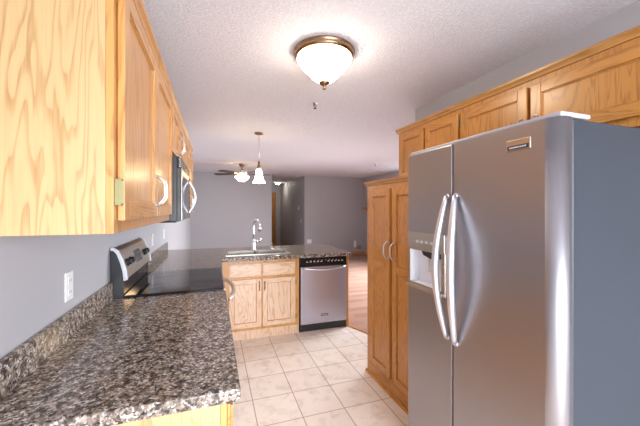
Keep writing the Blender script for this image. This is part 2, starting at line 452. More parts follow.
def wall_cabinet(label, loc, rz, W, D, z0, z1, doors, mats, group=None, name='wall_cabinet', end=None, pulls=None, hinges=(), st=0.058):
    """doors: list of (x0,x1,z0,z1); pulls: list of (door index, x, z0, z1)"""
    sv, sh, sp = mats
    t = thing(name, label, 'cabinet', loc, rz, group)
    MB().box(0.0, W, 0.019, D, z0, z1).build('carcass', end or sv, t, bevel=0.0015)
    xs = sorted({0.0, W} | {q for (a, b, c, d_) in doors for q in (a + 0.012, b - 0.012)})
    zs = [z0, min(d_[2] for d_ in doors) + 0.012, max(d_[3] for d_ in doors) - 0.012, z1]
    hole = lambda x, z: zs[1] < z < zs[2] and any(a + 0.012 < x < b - 0.012 for a, b, *_ in doors)
    MB().cells(xs, zs, lambda x, z: not hole(x, z), 0, 0.0188, 'y').build('face_frame', sv, t, bevel=0.0015)
    objs = []
    for a, b, c, d_ in doors:
        objs.append(door_mesh(a, b, c, d_, -0.001, st=st).build('door', [sv, sh, sp], t, bevel=0.0025))
    for k, x, a, b in pulls or []: pull(x, a, b, -0.020, parent=objs[k])
    for k, x, z, s_ in hinges: hinge(x, z, -0.0005, objs[k], s_)
    return t
MOAK, MWARM, MDAYLIT = (OAKV, OAKH, OAKP), (WOAKV, WOAKH, WOAKP), (POAKV, POAKH, POAKP)

# ------------------------------------------------------------------ left wall: upper cabinets, facing +X
XU = -0.258                                   # plane of the face frames
DU = XU - XL - 0.002
ZU0, ZU1 = 1.372, 2.134
L90 = R(90)
Y0, Y1, Y2, Y3 = 0.985, 2.115, 2.878, 4.12
dd = [(0.03, 0.567, ZU0 + 0.035, ZU1 - 0.04), (0.573, Y1 - Y0 - 0.025, ZU0 + 0.035, ZU1 - 0.04)]
wall_cabinet('oak wall cabinet nearest the camera on the left, its broad end panel facing us', (XU, Y0, 0), L90, Y1 - Y0, DU, ZU0, ZU1, dd, MOAK,
             end=OAKE, pulls=[(0, 0.535, 1.458, 1.585), (1, 0.607, 1.458, 1.585)],
             hinges=[(0, 0.016, 1.487, 2), (0, 0.016, 2.08, 2)])
dd = [(0.02, 0.377, 1.80, ZU1 - 0.04), (0.383, Y2 - Y1 - 0.022, 1.80, ZU1 - 0.04)]
wall_cabinet('short oak wall cabinet directly above the microwave', (XU, Y1 + 0.001, 0), L90, Y2 - Y1 - 0.002, DU, 1.775, ZU1, dd, MOAK,
             pulls=[(0, 0.345, 1.84, 1.96), (1, 0.415, 1.84, 1.96)], st=0.05)
W3 = Y3 - Y2
dd = [(0.022, W3 / 2 - 0.003, ZU0 + 0.035, ZU1 - 0.04), (W3 / 2 + 0.003, W3 - 0.022, ZU0 + 0.035, ZU1 - 0.04)]
wall_cabinet('oak wall cabinet beyond the microwave at the far end of the left run', (XU, Y2, 0), L90, W3, DU, ZU0, ZU1, dd, MOAK,
             pulls=[(0, W3 / 2 - 0.035, 1.458, 1.585), (1, W3 / 2 + 0.035, 1.458, 1.585)])
cr = crown(0, Y3 - Y0, ZU1 + 0.001, DU)
c1 = cr.build('crown_molding', OAKY); c1.location = (XU, Y0, 0); c1.rotation_euler = (0, 0, L90)
tag(c1, 'oak crown moulding along the tops of the left wall cabinets', 'moulding')

# microwave under the short cabinet
mw = thing('microwave', 'stainless and black over-the-range microwave under the left wall cabinets', 'microwave', (XL, Y1 + 0.004, 1.356))
mx1 = -0.215
MB().box(XL + 0.002, mx1, Y1 + 0.004, Y2 - 0.004, 1.362, 1.772).build('body', BLACK, mw, 0.003, True)
MB().box(XL + 0.03, mx1 - 0.01, Y1 + 0.03, Y2 - 0.03, 1.354, 1.362).build('underside_vent', BLACKG, mw, 0.001, True)
m = MB()
for k in range(5): m.box(mx1, mx1 + 0.024, Y1 + 0.01, Y2 - 0.01, 1.703 + k * 0.0135, 1.711 + k * 0.0135)
m.box(mx1, mx1 + 0.012, Y1 + 0.01, Y2 - 0.01, 1.70, 1.770, 1)
m.build('vent_grille', [STEELMW, BLACK], mw, 0.001, True)
md = MB().box(mx1, mx1 + 0.022, Y1 + 0.006, Y1 + 0.585, 1.366, 1.697, 1).box(mx1 + 0.0225, mx1 + 0.0282, Y1 + 0.007, Y1 + 0.584, 1.368, 1.695, 0).build('door', [STEELMW, BLACK], mw, 0.002, True)
MB().box(mx1 + 0.0282, mx1 + 0.030, Y1 + 0.06, Y1 + 0.49, 1.42, 1.655).build('door_window', BLACKG, md, 0.001).data.transform(Matrix.Translation(-Vector((XL, Y1 + 0.004, 1.356))))
hp = [(mx1 + 0.026 + 0.052 * math.sin(math.pi * i / 16), Y1 + 0.545, 1.40 + 0.265 * i / 16) for i in range(17)]
hm = MB().tube(hp, 0.0085, seg=10, up=(0, 1, 0))
hm.build('handle', STEELH, md).data.transform(Matrix.Translation(-Vector((XL, Y1 + 0.004, 1.356))))
cp = MB().box(mx1, mx1 + 0.026, Y1 + 0.590, Y2 - 0.006, 1.366, 1.697).build('control_panel', BLACKG, mw, 0.004, True)
for i in range(3):
    for j in range(5):
        MB().box(mx1 + 0.0262, mx1 + 0.0275, Y1 + 0.615 + i * 0.045, Y1 + 0.645 + i * 0.045, 1.40 + j * 0.042, 1.425 + j * 0.042).build('button', CHAR, cp).data.transform(Matrix.Translation(-Vector((XL, Y1 + 0.004, 1.356))))

# ------------------------------------------------------------------ left base cabinets, range, counters
XB = 0.038                                     # face of base cabinets on the left run
def base_cabinet(label, loc, rz, W, D, fronts, mats, end=None, toe=0.07, name='base_cabinet', pulls=(), hinges=()):
    sv, sh, sp = mats
    fv = OAKV if mats is MDAYLIT else sv
    t = thing(name, label, 'cabinet', loc, rz)
    MB().box(0, 0.018, 0.019, D, 0.10, 0.872).box(W - 0.018, W, 0.019, D, 0.10, 0.872).box(0.0181, W - 0.0181, 0.019, D, 0.10, 0.118).box(0.0181, W - 0.0181, D - 0.012, D, 0.1181, 0.872).build('carcass', end or fv, t, 0.0015)
    MB().box(0, W, toe, D, 0, 0.0995).build('toe_kick', sv, t)
    xs = sorted({0.0, W} | {q for a, b, *_ in fronts for q in (a + 0.012, b - 0.012)})
    zs = sorted({0.10, 0.872} | {q for f in fronts for q in (f[2] + 0.012, f[3] - 0.012)})
    hole = lambda x, z: any(f[0] + 0.012 < x < f[1] - 0.012 and f[2] + 0.012 < z < f[3] - 0.012 for f in fronts)
    MB().cells(xs, zs, lambda x, z: not hole(x, z), 0, 0.0188, 'y').build('face_frame', fv, t, 0.0015)
    objs = []
    for a, b, c, d_, kind in fronts:
        if kind == 'door': objs.append(door_mesh(a, b, c, d_, -0.001, st=0.05, lip=3 if fv is not sv else None).build('door', [sv, sh, sp, fv], t, 0.0025))  # on the sink doors, groove shade is put into the darker lip colour
        else:
            mm = MB().box(a, b, -0.012, -0.001, c, d_, 0).box(a + 0.012, b - 0.012, -0.02, -0.012, c + 0.012, d_ - 0.012, 0)
            objs.append(mm.build('drawer_front', sh, t, 0.003))
    for k, x, a, b in pulls: pull(x, a, b, -0.021, parent=objs[k], r=0.0045, out=0.025, mat=BRONZE if mats is MDAYLIT else PULL)
    for k, x, z, s_ in hinges: hinge(x, z, -0.0005, objs[k], s_)
    return t
YS0, YS1 = 2.115, 2.873                        # range
Wb = YS0 - 0.004 - 0.965
base_cabinet('oak base cabinet under the near granite counter, end panel facing us', (XB, 0.965, 0), L90, Wb, XB - XL - 0.004,
             [(0.03, Wb / 2 - 0.004, 0.135, 0.66, 'door'), (Wb / 2 + 0.004, Wb - 0.03, 0.135, 0.66, 'door'), (0.03, Wb / 2 - 0.004, 0.69, 0.84, 'drawer'), (Wb / 2 + 0.004, Wb - 0.03, 0.69, 0.84, 'drawer')],
             MOAK, end=OAKE, pulls=[(0, Wb / 2 - 0.035, 0.5, 0.6), (1, Wb / 2 + 0.035, 0.5, 0.6)])
Wc = 3.50 - (YS1 + 0.004)
base_cabinet('oak corner base cabinet between the range and the sink run', (XB, YS1 + 0.004, 0), L90, Wc, XB - XL - 0.004,
             [(0.04, Wc - 0.06, 0.135, 0.66, 'door'), (0.04, Wc - 0.06, 0.69, 0.84, 'drawer')], MOAK, pulls=[(0, 0.10, 0.5, 0.6)])

CT0, CT1 = 0.874, 0.914
XC = 0.076
ct = MB().box(XL + 0.001, XC, 0.94, YS0 - 0.002, CT0, CT1).build('countertop', GRANITE, None, 0.006, seg=3)
tag(ct, 'speckled brown granite countertop in the left foreground, before the range', 'countertop')
tag(MB().box(XL + 0.001, XL + 0.021, 0.94, YS0 - 0.004, CT1 + 0.0003, CT1 + 0.10).build('backsplash', GRANITE, None, 0.002), 'low granite backsplash strip on the left foreground counter, under the near outlet', 'backsplash')
SX0, SX1, SY0, SY1 = 0.13, 0.87, 3.615, 4.00
PY0, PY1, PX1 = 3.45, 4.42, 1.585
xs = [XL + 0.001, XC, SX0 + 0.012, SX1 - 0.012, PX1]; ys = [YS1 + 0.004, PY0, SY0 + 0.012, SY1 - 0.012, PY1]
def ctf(x, y):
    if y < PY0: return x < XC
    return not (SX0 + 0.012 < x < SX1 - 0.012 and SY0 + 0.012 < y < SY1 - 0.012)
ct2 = MB().cells(xs, ys, ctf, CT0, CT1).build('countertop', GRANITE, None, 0.005, seg=3)
tag(ct2, 'granite peninsula countertop holding the sink, running to beside the range', 'countertop')
tag(MB().box(XL + 0.001, XL + 0.021, YS1 + 0.006, 4.42, CT1 + 0.0003, CT1 + 0.10).build('backsplash', GRANITE, None, 0.002), 'low granite backsplash strip on the left wall beyond the range', 'backsplash')

# range
rg = thing('range', 'stainless electric range with black glass cooktop between the granite counters', 'stove', (XL, YS0, 0))
def rb(m, name, mats, par=None, bev=0.0):
    o = m.build(name, mats, par or rg, bev)
    o.data.transform(Matrix.Translation(-Vector((XL, YS0, 0))))
    return o
ra, rc = YS0 + 0.003, YS1 - 0.003
rb(MB().box(XL + 0.004, 0.035, ra, rc, 0.06, 0.905), 'body', CHAR, bev=0.003)
rb(MB().box(XL + 0.02, -0.02, ra + 0.02, rc - 0.02, 0.0, 0.06), 'plinth', BLACK)
ck = rb(MB().box(XL + 0.07, 0.062, ra, rc, 0.905, 0.926), 'cooktop', BLACKG, bev=0.005)
for x, y, r_ in ((-0.10, ra + 0.19, 0.105), (-0.10, rc - 0.19, 0.085), (-0.36, ra + 0.19, 0.08), (-0.36, rc - 0.19, 0.10)):
    m = MB()
    for q in (r_, r_ * 0.62):
        n = 48
        A = [m.bm.verts.new((x + q * math.cos(2 * math.pi * k / n), y + q * math.sin(2 * math.pi * k / n), 0.9266)) for k in range(n)]
        B = [m.bm.verts.new((x + (q - 0.004) * math.cos(2 * math.pi * k / n), y + (q - 0.004) * math.sin(2 * math.pi * k / n), 0.9266)) for k in range(n)]
        for k in range(n): m.bm.faces.new((A[k], A[(k + 1) % n], B[(k + 1) % n], B[k]))
    rb(m, 'burner_ring', RINGM, ck)
rb(MB().box(0.062, 0.074, ra, rc, 0.895, 0.922), 'front_trim', STEELTAN, bev=0.003)
od = rb(MB().box(0.037, 0.068, ra + 0.004, rc - 0.004, 0.27, 0.885), 'oven_door', STEELTAN, bev=0.005)
rb(MB().box(0.0682, 0.070, ra + 0.12, rc - 0.12, 0.40, 0.70), 'oven_window', BLACKG, od)
hp = [(0.066 + 0.080 * math.sin(math.pi * i / 20) ** 0.5, ra + 0.04 + (rc - ra - 0.08) * i / 20, 0.83 - 0.0 * i) for i in range(21)]
rb(MB().tube(hp, 0.015, seg=12), 'handle', STEELTAN, od)
rb(MB().box(0.037, 0.064, ra + 0.004, rc - 0.004, 0.075, 0.262), 'warming_drawer', STEELTAN, bev=0.004)
bgp = [(XL + 0.003, 0.906), (XL + 0.068, 0.906), (XL + 0.068, 1.015), (XL + 0.066, 1.03), (XL + 0.04, 1.17), (XL + 0.026, 1.198), (XL + 0.003, 1.198)]
bg = rb(MB().prism(bgp, 'y', ra + 0.022, rc - 0.022), 'backguard', BLACKG, bev=0.002)
fp = [(XL + 0.074, 1.018), (XL + 0.086, 1.022), (XL + 0.078, 1.075), (XL + 0.060, 1.14), (XL + 0.038, 1.19), (XL + 0.020, 1.206), (XL + 0.018, 1.199), (XL + 0.03, 1.17)]
rb(MB().prism(fp, 'y', ra + 0.022, rc - 0.022), 'control_fascia', STEELTAN, bg, bev=0.002)
for a, b in ((ra, ra + 0.021), (rc - 0.021, rc)):
    band = [(XL + 0.070, 1.012), (XL + 0.092, 1.018), (XL + 0.085, 1.075), (XL + 0.066, 1.145), (XL + 0.043, 1.196), (XL + 0.018, 1.212), (XL + 0.003, 1.212), (XL + 0.003, 1.195), (XL + 0.018, 1.192), (XL + 0.034, 1.172), (XL + 0.052, 1.12), (XL + 0.064, 1.07)]
    rb(MB().prism(band, 'y', a, b), 'end_cap', LGREY, bg, bev=0.003)
    rb(MB().prism([(XL + 0.003, 0.906), (XL + 0.068, 0.906), (XL + 0.068, 1.011), (XL + 0.062, 1.07), (XL + 0.05, 1.12), (XL + 0.032, 1.17), (XL + 0.016, 1.19), (XL + 0.003, 1.193)], 'y', a + 0.001, b), 'end_panel', BLACK, bg)
nx, nz = 0.94, 0.34                            # outward direction of the sloped fascia
def on_fascia(z):                              # x of the fascia surface
    for (x0, z0), (x1, z1) in zip(fp[1:6], fp[2:6]):
        if z0 <= z <= z1: return x0 + (x1 - x0) * (z - z0) / (z1 - z0)
for y in (ra + 0.095, ra + 0.175, rc - 0.175, rc - 0.095):
    x = on_fascia(1.11)
    m = MB().lathe([(0.024, -0.002), (0.024, 0.004), (0.020, 0.007), (0.018, 0.022), (0.014, 0.025)], (0, 0, 0), 20)
    m.box(-0.003, 0.003, -0.017, 0.017, 0.023, 0.029)
    m.rot(Matrix.Translation((x, y, 1.11)) @ Matrix.Rotation(R(72), 4, 'Y'))
    rb(m, 'knob', BLACK, bg)
m = MB().box(-0.042, 0.040, -0.085, 0.085, -0.001, 0.004).rot(Matrix.Translation((on_fascia(1.115) + .001, (ra + rc) / 2, 1.115)) @ Matrix.Rotation(R(72), 4, 'Y'))
rb(m, 'clock_display', CLOCK, bg)
for k in range(4):
    for j in (0, 1):
        m = MB().box(-0.026 + j * .036, -0.012 + j * .036, -0.045 + k * .025, -0.03 + k * .025, 0.004, 0.0052)
        m.rot(Matrix.Translation((on_fascia(1.115) + .001, (ra + rc) / 2, 1.115)) @ Matrix.Rotation(R(72), 4, 'Y'))
        rb(m, 'touch_key', SLOT, bg)

# ------------------------------------------------------------------ peninsula: sink cabinet, dishwasher, end panel
YP = 3.50
base_cabinet('oak sink base cabinet, daylight put into its front colour, with two doors under the peninsula counter', (0.085, YP, 0), 0, 0.945 - 0.085 - 0.004, 0.60,
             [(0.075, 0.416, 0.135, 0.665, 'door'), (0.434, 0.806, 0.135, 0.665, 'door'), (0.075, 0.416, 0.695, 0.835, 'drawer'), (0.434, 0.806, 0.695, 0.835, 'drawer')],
             MDAYLIT, toe=0.015, pulls=[(0, 0.396, 0.54, 0.63), (1, 0.454, 0.54, 0.63)], hinges=[(1, 0.815, 0.60, -1), (1, 0.815, 0.20, -1)])
dw = thing('dishwasher', 'stainless dishwasher with black control strip at the right end of the peninsula', 'dishwasher', (1.24, YP, 0))
D0, D1 = 0.949, 1.535
dwb = lambda m, n, mt, p=None, b=0.0: (lambda o: (o.data.transform(Matrix.Translation((-1.24, -YP, 0))), o)[1])(m.build(n, mt, p or dw, b))
dwb(MB().box(D0, D1, YP + 0.002, 4.08, 0.085, 0.868), 'tub', BLACK)
dwb(MB().box(D0 + 0.004, D1 - 0.004, YP + 0.012, 4.05, 0, 0.085), 'toe_kick', BLACK)
ddo = dwb(MB().box(D0 + 0.004, D1 - 0.004, YP - 0.032, YP + 0.001, 0.095, 0.765), 'door', STEELDW, b=0.006)
cpn = dwb(MB().box(D0 + 0.004, D1 - 0.004, YP - 0.030, YP + 0.001, 0.768, 0.862), 'control_strip', BLACKG, b=0.004)
for k in range(11):
    if k != 5: dwb(MB().box(D0 + 0.07 + k * 0.044, D0 + 0.092 + k * 0.044, YP - 0.0315, YP - 0.030, 0.818, 0.826), 'control_button', LGREY, cpn)
for k in range(8): dwb(MB().box(D0 + 0.12 + k * 0.046, D0 + 0.13 + k * 0.046, YP - 0.0315, YP - 0.030, 0.834, 0.839), 'indicator', LGREY, cpn)
hp = [(D0 + 0.03 + (D1 - D0 - 0.06) * i / 20, YP - 0.034 - 0.04 * math.sin(math.pi * i / 20) ** 0.5, 0.752 - 0.022 * math.sin(math.pi * i / 20)) for i in range(21)]
dwb(MB().tube(hp, 0.010, seg=10), 'handle', STEELH, ddo)
bdg = dwb(MB().box(1.20, 1.29, YP - 0.0345, YP - 0.031, 0.178, 0.203), 'badge', CHAR, ddo, 0.001)
m = MB()
for k in range(8): m.box(1.208 + k * 0.0093, 1.2145 + k * 0.0093, YP - 0.0352, YP - 0.0345, 0.186, 0.195)
dwb(m, 'badge_mark', LGREY, ddo)
ep = MB().box(1.538, 1.566, YP - 0.004, 4.10, 0, 0.872).build('end_panel', WOAKV, None, 0.002)
tag(ep, 'narrow oak panel closing the peninsula right of the dishwasher', 'panel')
bk = MB().box(XL + 0.002, 1.537, 4.101, 4.118, 0, 0.872).build('back_panel', OAKP, None, 0.002)
tag(bk, 'oak back panel of the peninsula facing the dining room', 'panel')

# sink, faucet, soap dispenser
sk = thing('sink', 'double-bowl stainless sink set into the peninsula counter', 'sink', (0.5, 3.8, CT1))
sko = lambda m, n, mt, b=0.0, p=None: (lambda o: (o.data.transform(Matrix.Translation((-0.5, -3.8, -CT1))), o)[1])(m.build(n, mt, p or sk, b))
mx = (SX0 + SX1) / 2
xs = [SX0, SX0 + .03, mx - .018, mx + .018, SX1 - .03, SX1]; ys = [SY0, SY0 + .03, SY1 - .05, SY1]
bowl = lambda x, y: SY0 + .03 < y < SY1 - .05 and (SX0 + .03 < x < mx - .018 or mx + .018 < x < SX1 - .03)
sko(MB().cells(xs, ys, lambda x, y: not bowl(x, y), CT1 - 0.001, CT1 + 0.006), 'rim', STEELSK, 0.002)
for a, b in ((SX0 + .03, mx - .018), (mx + .018, SX1 - .03)):
    y0, y1, zb, th = SY0 + .03, SY1 - .05, CT1 - 0.18, 0.003
    m = MB().box(a, b, y0, y1, zb, zb + th).box(a - th, a, y0, y1, zb, CT1).box(b, b + th, y0, y1, zb, CT1).box(a, b, y0 - th, y0, zb, CT1).box(a, b, y1, y1 + th, zb, CT1)
    bo = sko(m, 'bowl', STEELSK)
    sko(MB().lathe([(0.04, 0), (0.04, 0.003), (0.02, 0.004)], ((a + b) / 2, (y0 + y1) / 2, zb + th), 20), 'drain', CHROME, 0, bo)
fx, fy = 0.487, 4.05
fc = thing('faucet', 'tall chrome gooseneck faucet standing behind the sink', 'faucet', (fx, fy, CT1))
MB().lathe([(0.028, 0), (0.028, 0.01), (0.022, 0.018), (0.019, 0.05), (0.019, 0.13), (0.016, 0.135)], seg=20).build('base', CHROME, fc)
pts = [(0, 0, 0.13), (0, 0, 0.22), (0, 0, 0.30)]
for i in range(1, 13):
    a = math.pi * i / 12; rr = 0.085
    pts.append((0.30 * (rr - rr * math.cos(a)), -0.95 * (rr - rr * math.cos(a)), 0.31 + rr * math.sin(a)))
MB().tube(pts, 0.0125, seg=12, up=(0.95, 0.3, 0)).build('spout', CHROME, fc)
MB().tube([(0.051, -0.162, 0.315), (0.052, -0.164, 0.29), (0.053, -0.166, 0.25)], [0.016, 0.018, 0.02], seg=14).build('spray_head', CHROME, fc)
MB().tube([(0.015, 0, 0.112), (0.05, -0.004, 0.112), (0.085, -0.006, 0.112)], [0.014, 0.015, 0.013], seg=12).tube([(0.080, -0.006, 0.112), (0.089, -0.008, 0.13), (0.091, -0.01, 0.155)], [0.007, 0.0065, 0.005], seg=8).build('handle', CHROME, fc)
sd = thing('soap_dispenser', 'small dark soap dispenser to the right of the faucet', 'soap dispenser', (0.72, 4.06, CT1))
MB().lathe([(0.02, 0), (0.02, 0.008), (0.012, 0.014), (0.011, 0.055)], seg=16).build('base', NICKEL, sd)
MB().tube([(0, 0, 0.05), (0, 0, 0.068), (0, -0.02, 0.074), (0, -0.06, 0.066)], 0.008, seg=10).build('pump', NICKEL, sd)

# ------------------------------------------------------------------ pantry, facing -X
R90 = R(-90)
XP = 1.298
PW = 2.487 - 1.56
pt = thing('pantry_cabinet', 'tall oak pantry cabinet with two doors beside the refrigerator', 'cabinet', (XP, 2.487, 0), R90)
DP = XR - XP - 0.003
MB().box(0, PW, 0.019, DP, 0.105, 1.640).build('carcass', WOAKV, pt, 0.0015)
pd = [(0.075, 0.398), (0.436, 0.755)]
xs = [0, 0.087, 0.386, 0.448, 0.743, PW]; zs = [0.105, 0.145, 1.58, 1.640]
MB().cells(xs, zs, lambda x, z: not (0.145 < z < 1.58 and (0.087 < x < 0.386 or 0.448 < x < 0.743)), 0, 0.0188, 'y').build('face_frame', WOAKV, pt, 0.0015)
for k, (a, b) in enumerate(pd):
    o = door_mesh(a, b, 0.128, 1.598, -0.001, mids=(0.985,), st=0.056).build('door', [WOAKV, WOAKH, WOAKP], pt, 0.0025)
    pull(b - 0.028 if k == 0 else a + 0.028, 1.055, 1.185, -0.020, parent=o, r=0.006)
MB().box(0, PW, 0.0, DP, 0, 0.104).prism([(-0.001, 0), (-0.016, 0), (-0.014, 0.012), (-0.006, 0.02), (-0.001, 0.022)], 'x', -0.012, PW).build('base_molding', WOAKH, pt, 0.001)
crown(0, PW, 1.641, DP, True, False).build('crown_molding', OAKY, pt)

# upper cabinets on the right wall
XQ = 1.622
DQ = XR - XQ - 0.002
ya = 2.487
W1 = ya - 1.722
wall_cabinet('oak two-door wall cabinet standing above the pantry', (XQ, ya, 0), R90, W1, DQ, 1.677, ZU1,
             [(0.045, 0.378, 1.71, ZU1 - 0.035), (0.402, W1 - 0.014, 1.71, ZU1 - 0.035)], MWARM,
             pulls=[(0, 0.345, 1.74, 1.85), (1, 0.435, 1.74, 1.85)], hinges=[(1, W1 - 0.002, 2.035, -1)], st=0.052)
W2 = 1.721 - 0.66
wall_cabinet('wide oak wall cabinet above the refrigerator', (XQ, 1.721, 0), R90, W2, DQ, 1.775, ZU1,
             [(0.016, 0.492, 1.815, ZU1 - 0.035), (0.512, W2 - 0.03, 1.815, ZU1 - 0.035)], MWARM,
             pulls=[(0, 0.462, 1.84, 1.93), (1, 0.545, 1.84, 1.93)], st=0.055)
c2 = crown(0, ya - 0.66, ZU1 + 0.001, DQ, True, True).build('crown_molding', OAKY)
c2.location = (XQ, ya, 0); c2.rotation_euler = (0, 0, R90)
tag(c2, 'oak crown moulding along the tops of the right wall cabinets', 'moulding')

# ------------------------------------------------------------------ refrigerator, facing -X
fr = thing('refrigerator', 'large stainless side-by-side refrigerator with ice dispenser in the right foreground', 'refrigerator', (1.45, 1.1, 0))
fo = lambda m, n, mt, p=None, b=0.0, seg=2: (lambda o: (o.data.transform(Matrix.Translation((-1.45, -1.1, 0))), o)[1])(m.build(n, mt, p or fr, b, False, seg))
FX, FXB = 1.041, 1.103                        # door front and back
FY0, FYG, FY1 = 0.690, 1.159, 1.505
fo(MB().box(1.115, 1.86, FY0 + 0.008, FY1 - 0.003, 0.03, 1.738), 'case', CHAR, b=0.006)
fo(MB().box(FXB + 0.0005, 1.1145, FY0 + 0.02, FY1 - 0.015, 0.09, 1.735), 'gasket', DARKGAP)
fo(MB().box(1.075, 1.115, FY0 + 0.012, FY1 - 0.012, 0.0, 0.085), 'base_grille', BLACK)
for y in (FY0 + 0.03, FY1 - 0.09): fo(MB().box(1.7, 1.8, y, y + 0.06, 0, 0.03), 'foot', BLACK)
# right (fresh food) door: plan outline with the rounded outer edge
def arc(cx, cy, r, a0, a1, n=6): return [(cx + r * math.cos(R(a0 + (a1 - a0) * i / n)), cy + r * math.sin(R(a0 + (a1 - a0) * i / n))) for i in range(n + 1)]
rad = 0.045
pr_ = [(FXB, FYG - 0.004), (FX + 0.004, FYG - 0.004), (FX, FYG - 0.008)] + arc(FX + rad, FY0 + rad, rad, 180, 270, 8) + [(FXB, FY0)]
rd = fo(MB().prism(pr_, 'z', 0.092, 1.740, smooth=False), 'refrigerator_door', STEEL, b=0.0)
for p in rd.data.polygons: p.use_smooth = abs(p.normal.z) < 0.5 and p.area < 0.05
# freezer door with an opening for the dispenser
DY0, DY1, DZ0, DZ1 = 1.222, 1.478, 1.04, 1.222
m = MB().cells([FYG + 0.004, DY0, DY1, FY1], [0.092, DZ0, DZ1, 1.740], lambda y, z: not (DY0 < y < DY1 and DZ0 < z < DZ1), FX, FXB, 'x')
fd = fo(m, 'freezer_door', STEEL, b=0.005)
def fridge_handle(y, yb, door, zt, zb):
    n = 26; pts = []; rs = []
    for i in range(n + 1):
        t = i / n; s_ = math.sin(math.pi * t)
        pts.append((FX - 0.010 - 0.062 * s_, y + (yb - y) * s_, zb + (zt - zb) * t)); rs.append(0.0105 + 0.0065 * s_ ** 0.6)
    m = MB().tube(pts, rs, seg=14, up=(0, 1, 0))
    for z in (zb, zt): m.lathe([(0.010, -0.010), (0.013, 0.0)], (FX, y, z), 14, axis='x')
    fo(m, 'handle', STEELH, door)
fridge_handle(1.185, 1.188, fd, 1.50, 0.84)
fridge_handle(1.132, 1.090, rd, 1.50, 0.83)
# dispenser: surround, control panel with keys, recess box, paddle, tray
fo(MB().cells([1.200, DY0 + .004, DY1 - .004, 1.490], [1.018, DZ0 + .004, DZ1 - .002, 1.228], lambda y, z: not (DY0 + .004 < y < DY1 - .004 and DZ0 + .004 < z < DZ1 - .002), FX - 0.006, FX - 0.0005, 'x'), 'dispenser_surround', STEELTAN, fd, 0.002)
fo(MB().box(FX - 0.010, FX - 0.0005, 1.200, 1.490, 1.2285, 1.316), 'dispenser_panel', STEELTAN, fd, 0.003)
for k in range(5): fo(MB().box(FX - 0.0115, FX - 0.010, 1.245 + k * 0.038, 1.262 + k * 0.038, 1.262, 1.274), 'dispenser_key', LGREY, fd)
t_ = 0.002; xb = FXB - 0.004
m = MB().box(xb - t_, xb, DY0, DY1, DZ0, DZ1).box(FX, xb, DY0, DY0 + t_, DZ0, DZ1).box(FX, xb, DY1 - t_, DY1, DZ0, DZ1).box(FX, xb, DY0, DY1, DZ0, DZ0 + t_).box(FX, xb, DY0, DY1, DZ1 - t_, DZ1)
fo(m, 'dispenser_recess', DISPW, fd)
fo(MB().prism([(1.25, 1.219), (1.40, 1.219), (1.385, 1.196), (1.32, 1.182), (1.27, 1.19)], 'x', FX + 0.012, xb - 0.003), 'dispenser_nozzle', BLACK, fd)
fo(MB().cells([1.325, 1.331, 1.359, 1.365], [1.11, 1.116, 1.18, 1.186], lambda y, z: not (1.331 < y < 1.359 and 1.116 < z < 1.18), FX + 0.03, FX + 0.035, 'x'), 'dispenser_paddle', LGREY, fd)
fo(MB().box(FX - 0.026, FX - 0.001, 1.205, 1.486, 1.020, 1.036), 'drip_tray', STEELTAN, fd, 0.003)
bd = fo(MB().box(FX - 0.004, FX + 0.0, 0.783, 0.876, 1.652, 1.692), 'badge', STEELTAN, rd, 0.002)
m = MB().box(FX - 0.0052, FX - 0.004, 0.788, 0.871, 1.656, 1.671, 0)
for k in range(8): m.box(FX - 0.0058, FX - 0.0052, 0.797 + k * 0.0085, 0.803 + k * 0.0085, 1.661, 1.666, 1)
fo(m, 'badge_mark', [CHAR, LGREY], rd)
fo(MB().box(1.056, 1.20, FY0 + 0.004, FY1 - 0.002, 1.7415, 1.757), 'top_trim', TRIMG, b=0.004)

# ------------------------------------------------------------------ ceiling fixtures
cl = thing('ceiling_light', 'lit frosted dome light with bronze ring on the near ceiling', 'ceiling light', (0.666, 1.86, ZC))
MB().lathe([(0.165, 0.0), (0.192, -0.004), (0.195, -0.014), (0.185, -0.019), (0.190, -0.026), (0.186, -0.038), (0.172, -0.044), (0.15, -0.044)], seg=48).build('ring', BRONZE, cl)
MB().lathe([(0.168, -0.042), (0.173, -0.052), (0.166, -0.070), (0.140, -0.102), (0.105, -0.138), (0.072, -0.171), (0.045, -0.193), (0.02, -0.200)], seg=48).build('shade', LITBOWL, cl)
MB().lathe([(0.012, -0.190), (0.034, -0.193), (0.036, -0.200), (0.024, -0.212), (0.010, -0.220), (0.008, -0.228), (0.012, -0.234), (0.010, -0.240), (0.003, -0.244)], seg=24).build('finial', BRONZE, cl)

def sprinkler(x, y, label):
    t = thing('sprinkler_head', label, 'sprinkler', (x, y, ZC))
    MB().lathe([(0.024, 0), (0.022, -0.004), (0.010, -0.010), (0.009, -0.03)], seg=16).build('escutcheon', NICKEL, t)
    MB().tube([(-0.012, 0, -0.012), (-0.014, 0, -0.03), (0, 0, -0.05)], 0.003, seg=6).tube([(0.012, 0, -0.012), (0.014, 0, -0.03), (0, 0, -0.05)], 0.003, seg=6).lathe([(0.004, -0.048), (0.016, -0.052), (0.016, -0.054), (0.004, -0.056)], seg=12).build('deflector', BLACK, t)
sprinkler(0.906, 2.79, 'dark sprinkler head on the ceiling just beyond the dome light')
sprinkler(3.37, 6.08, 'tiny sprinkler head on the far ceiling above the pantry top')

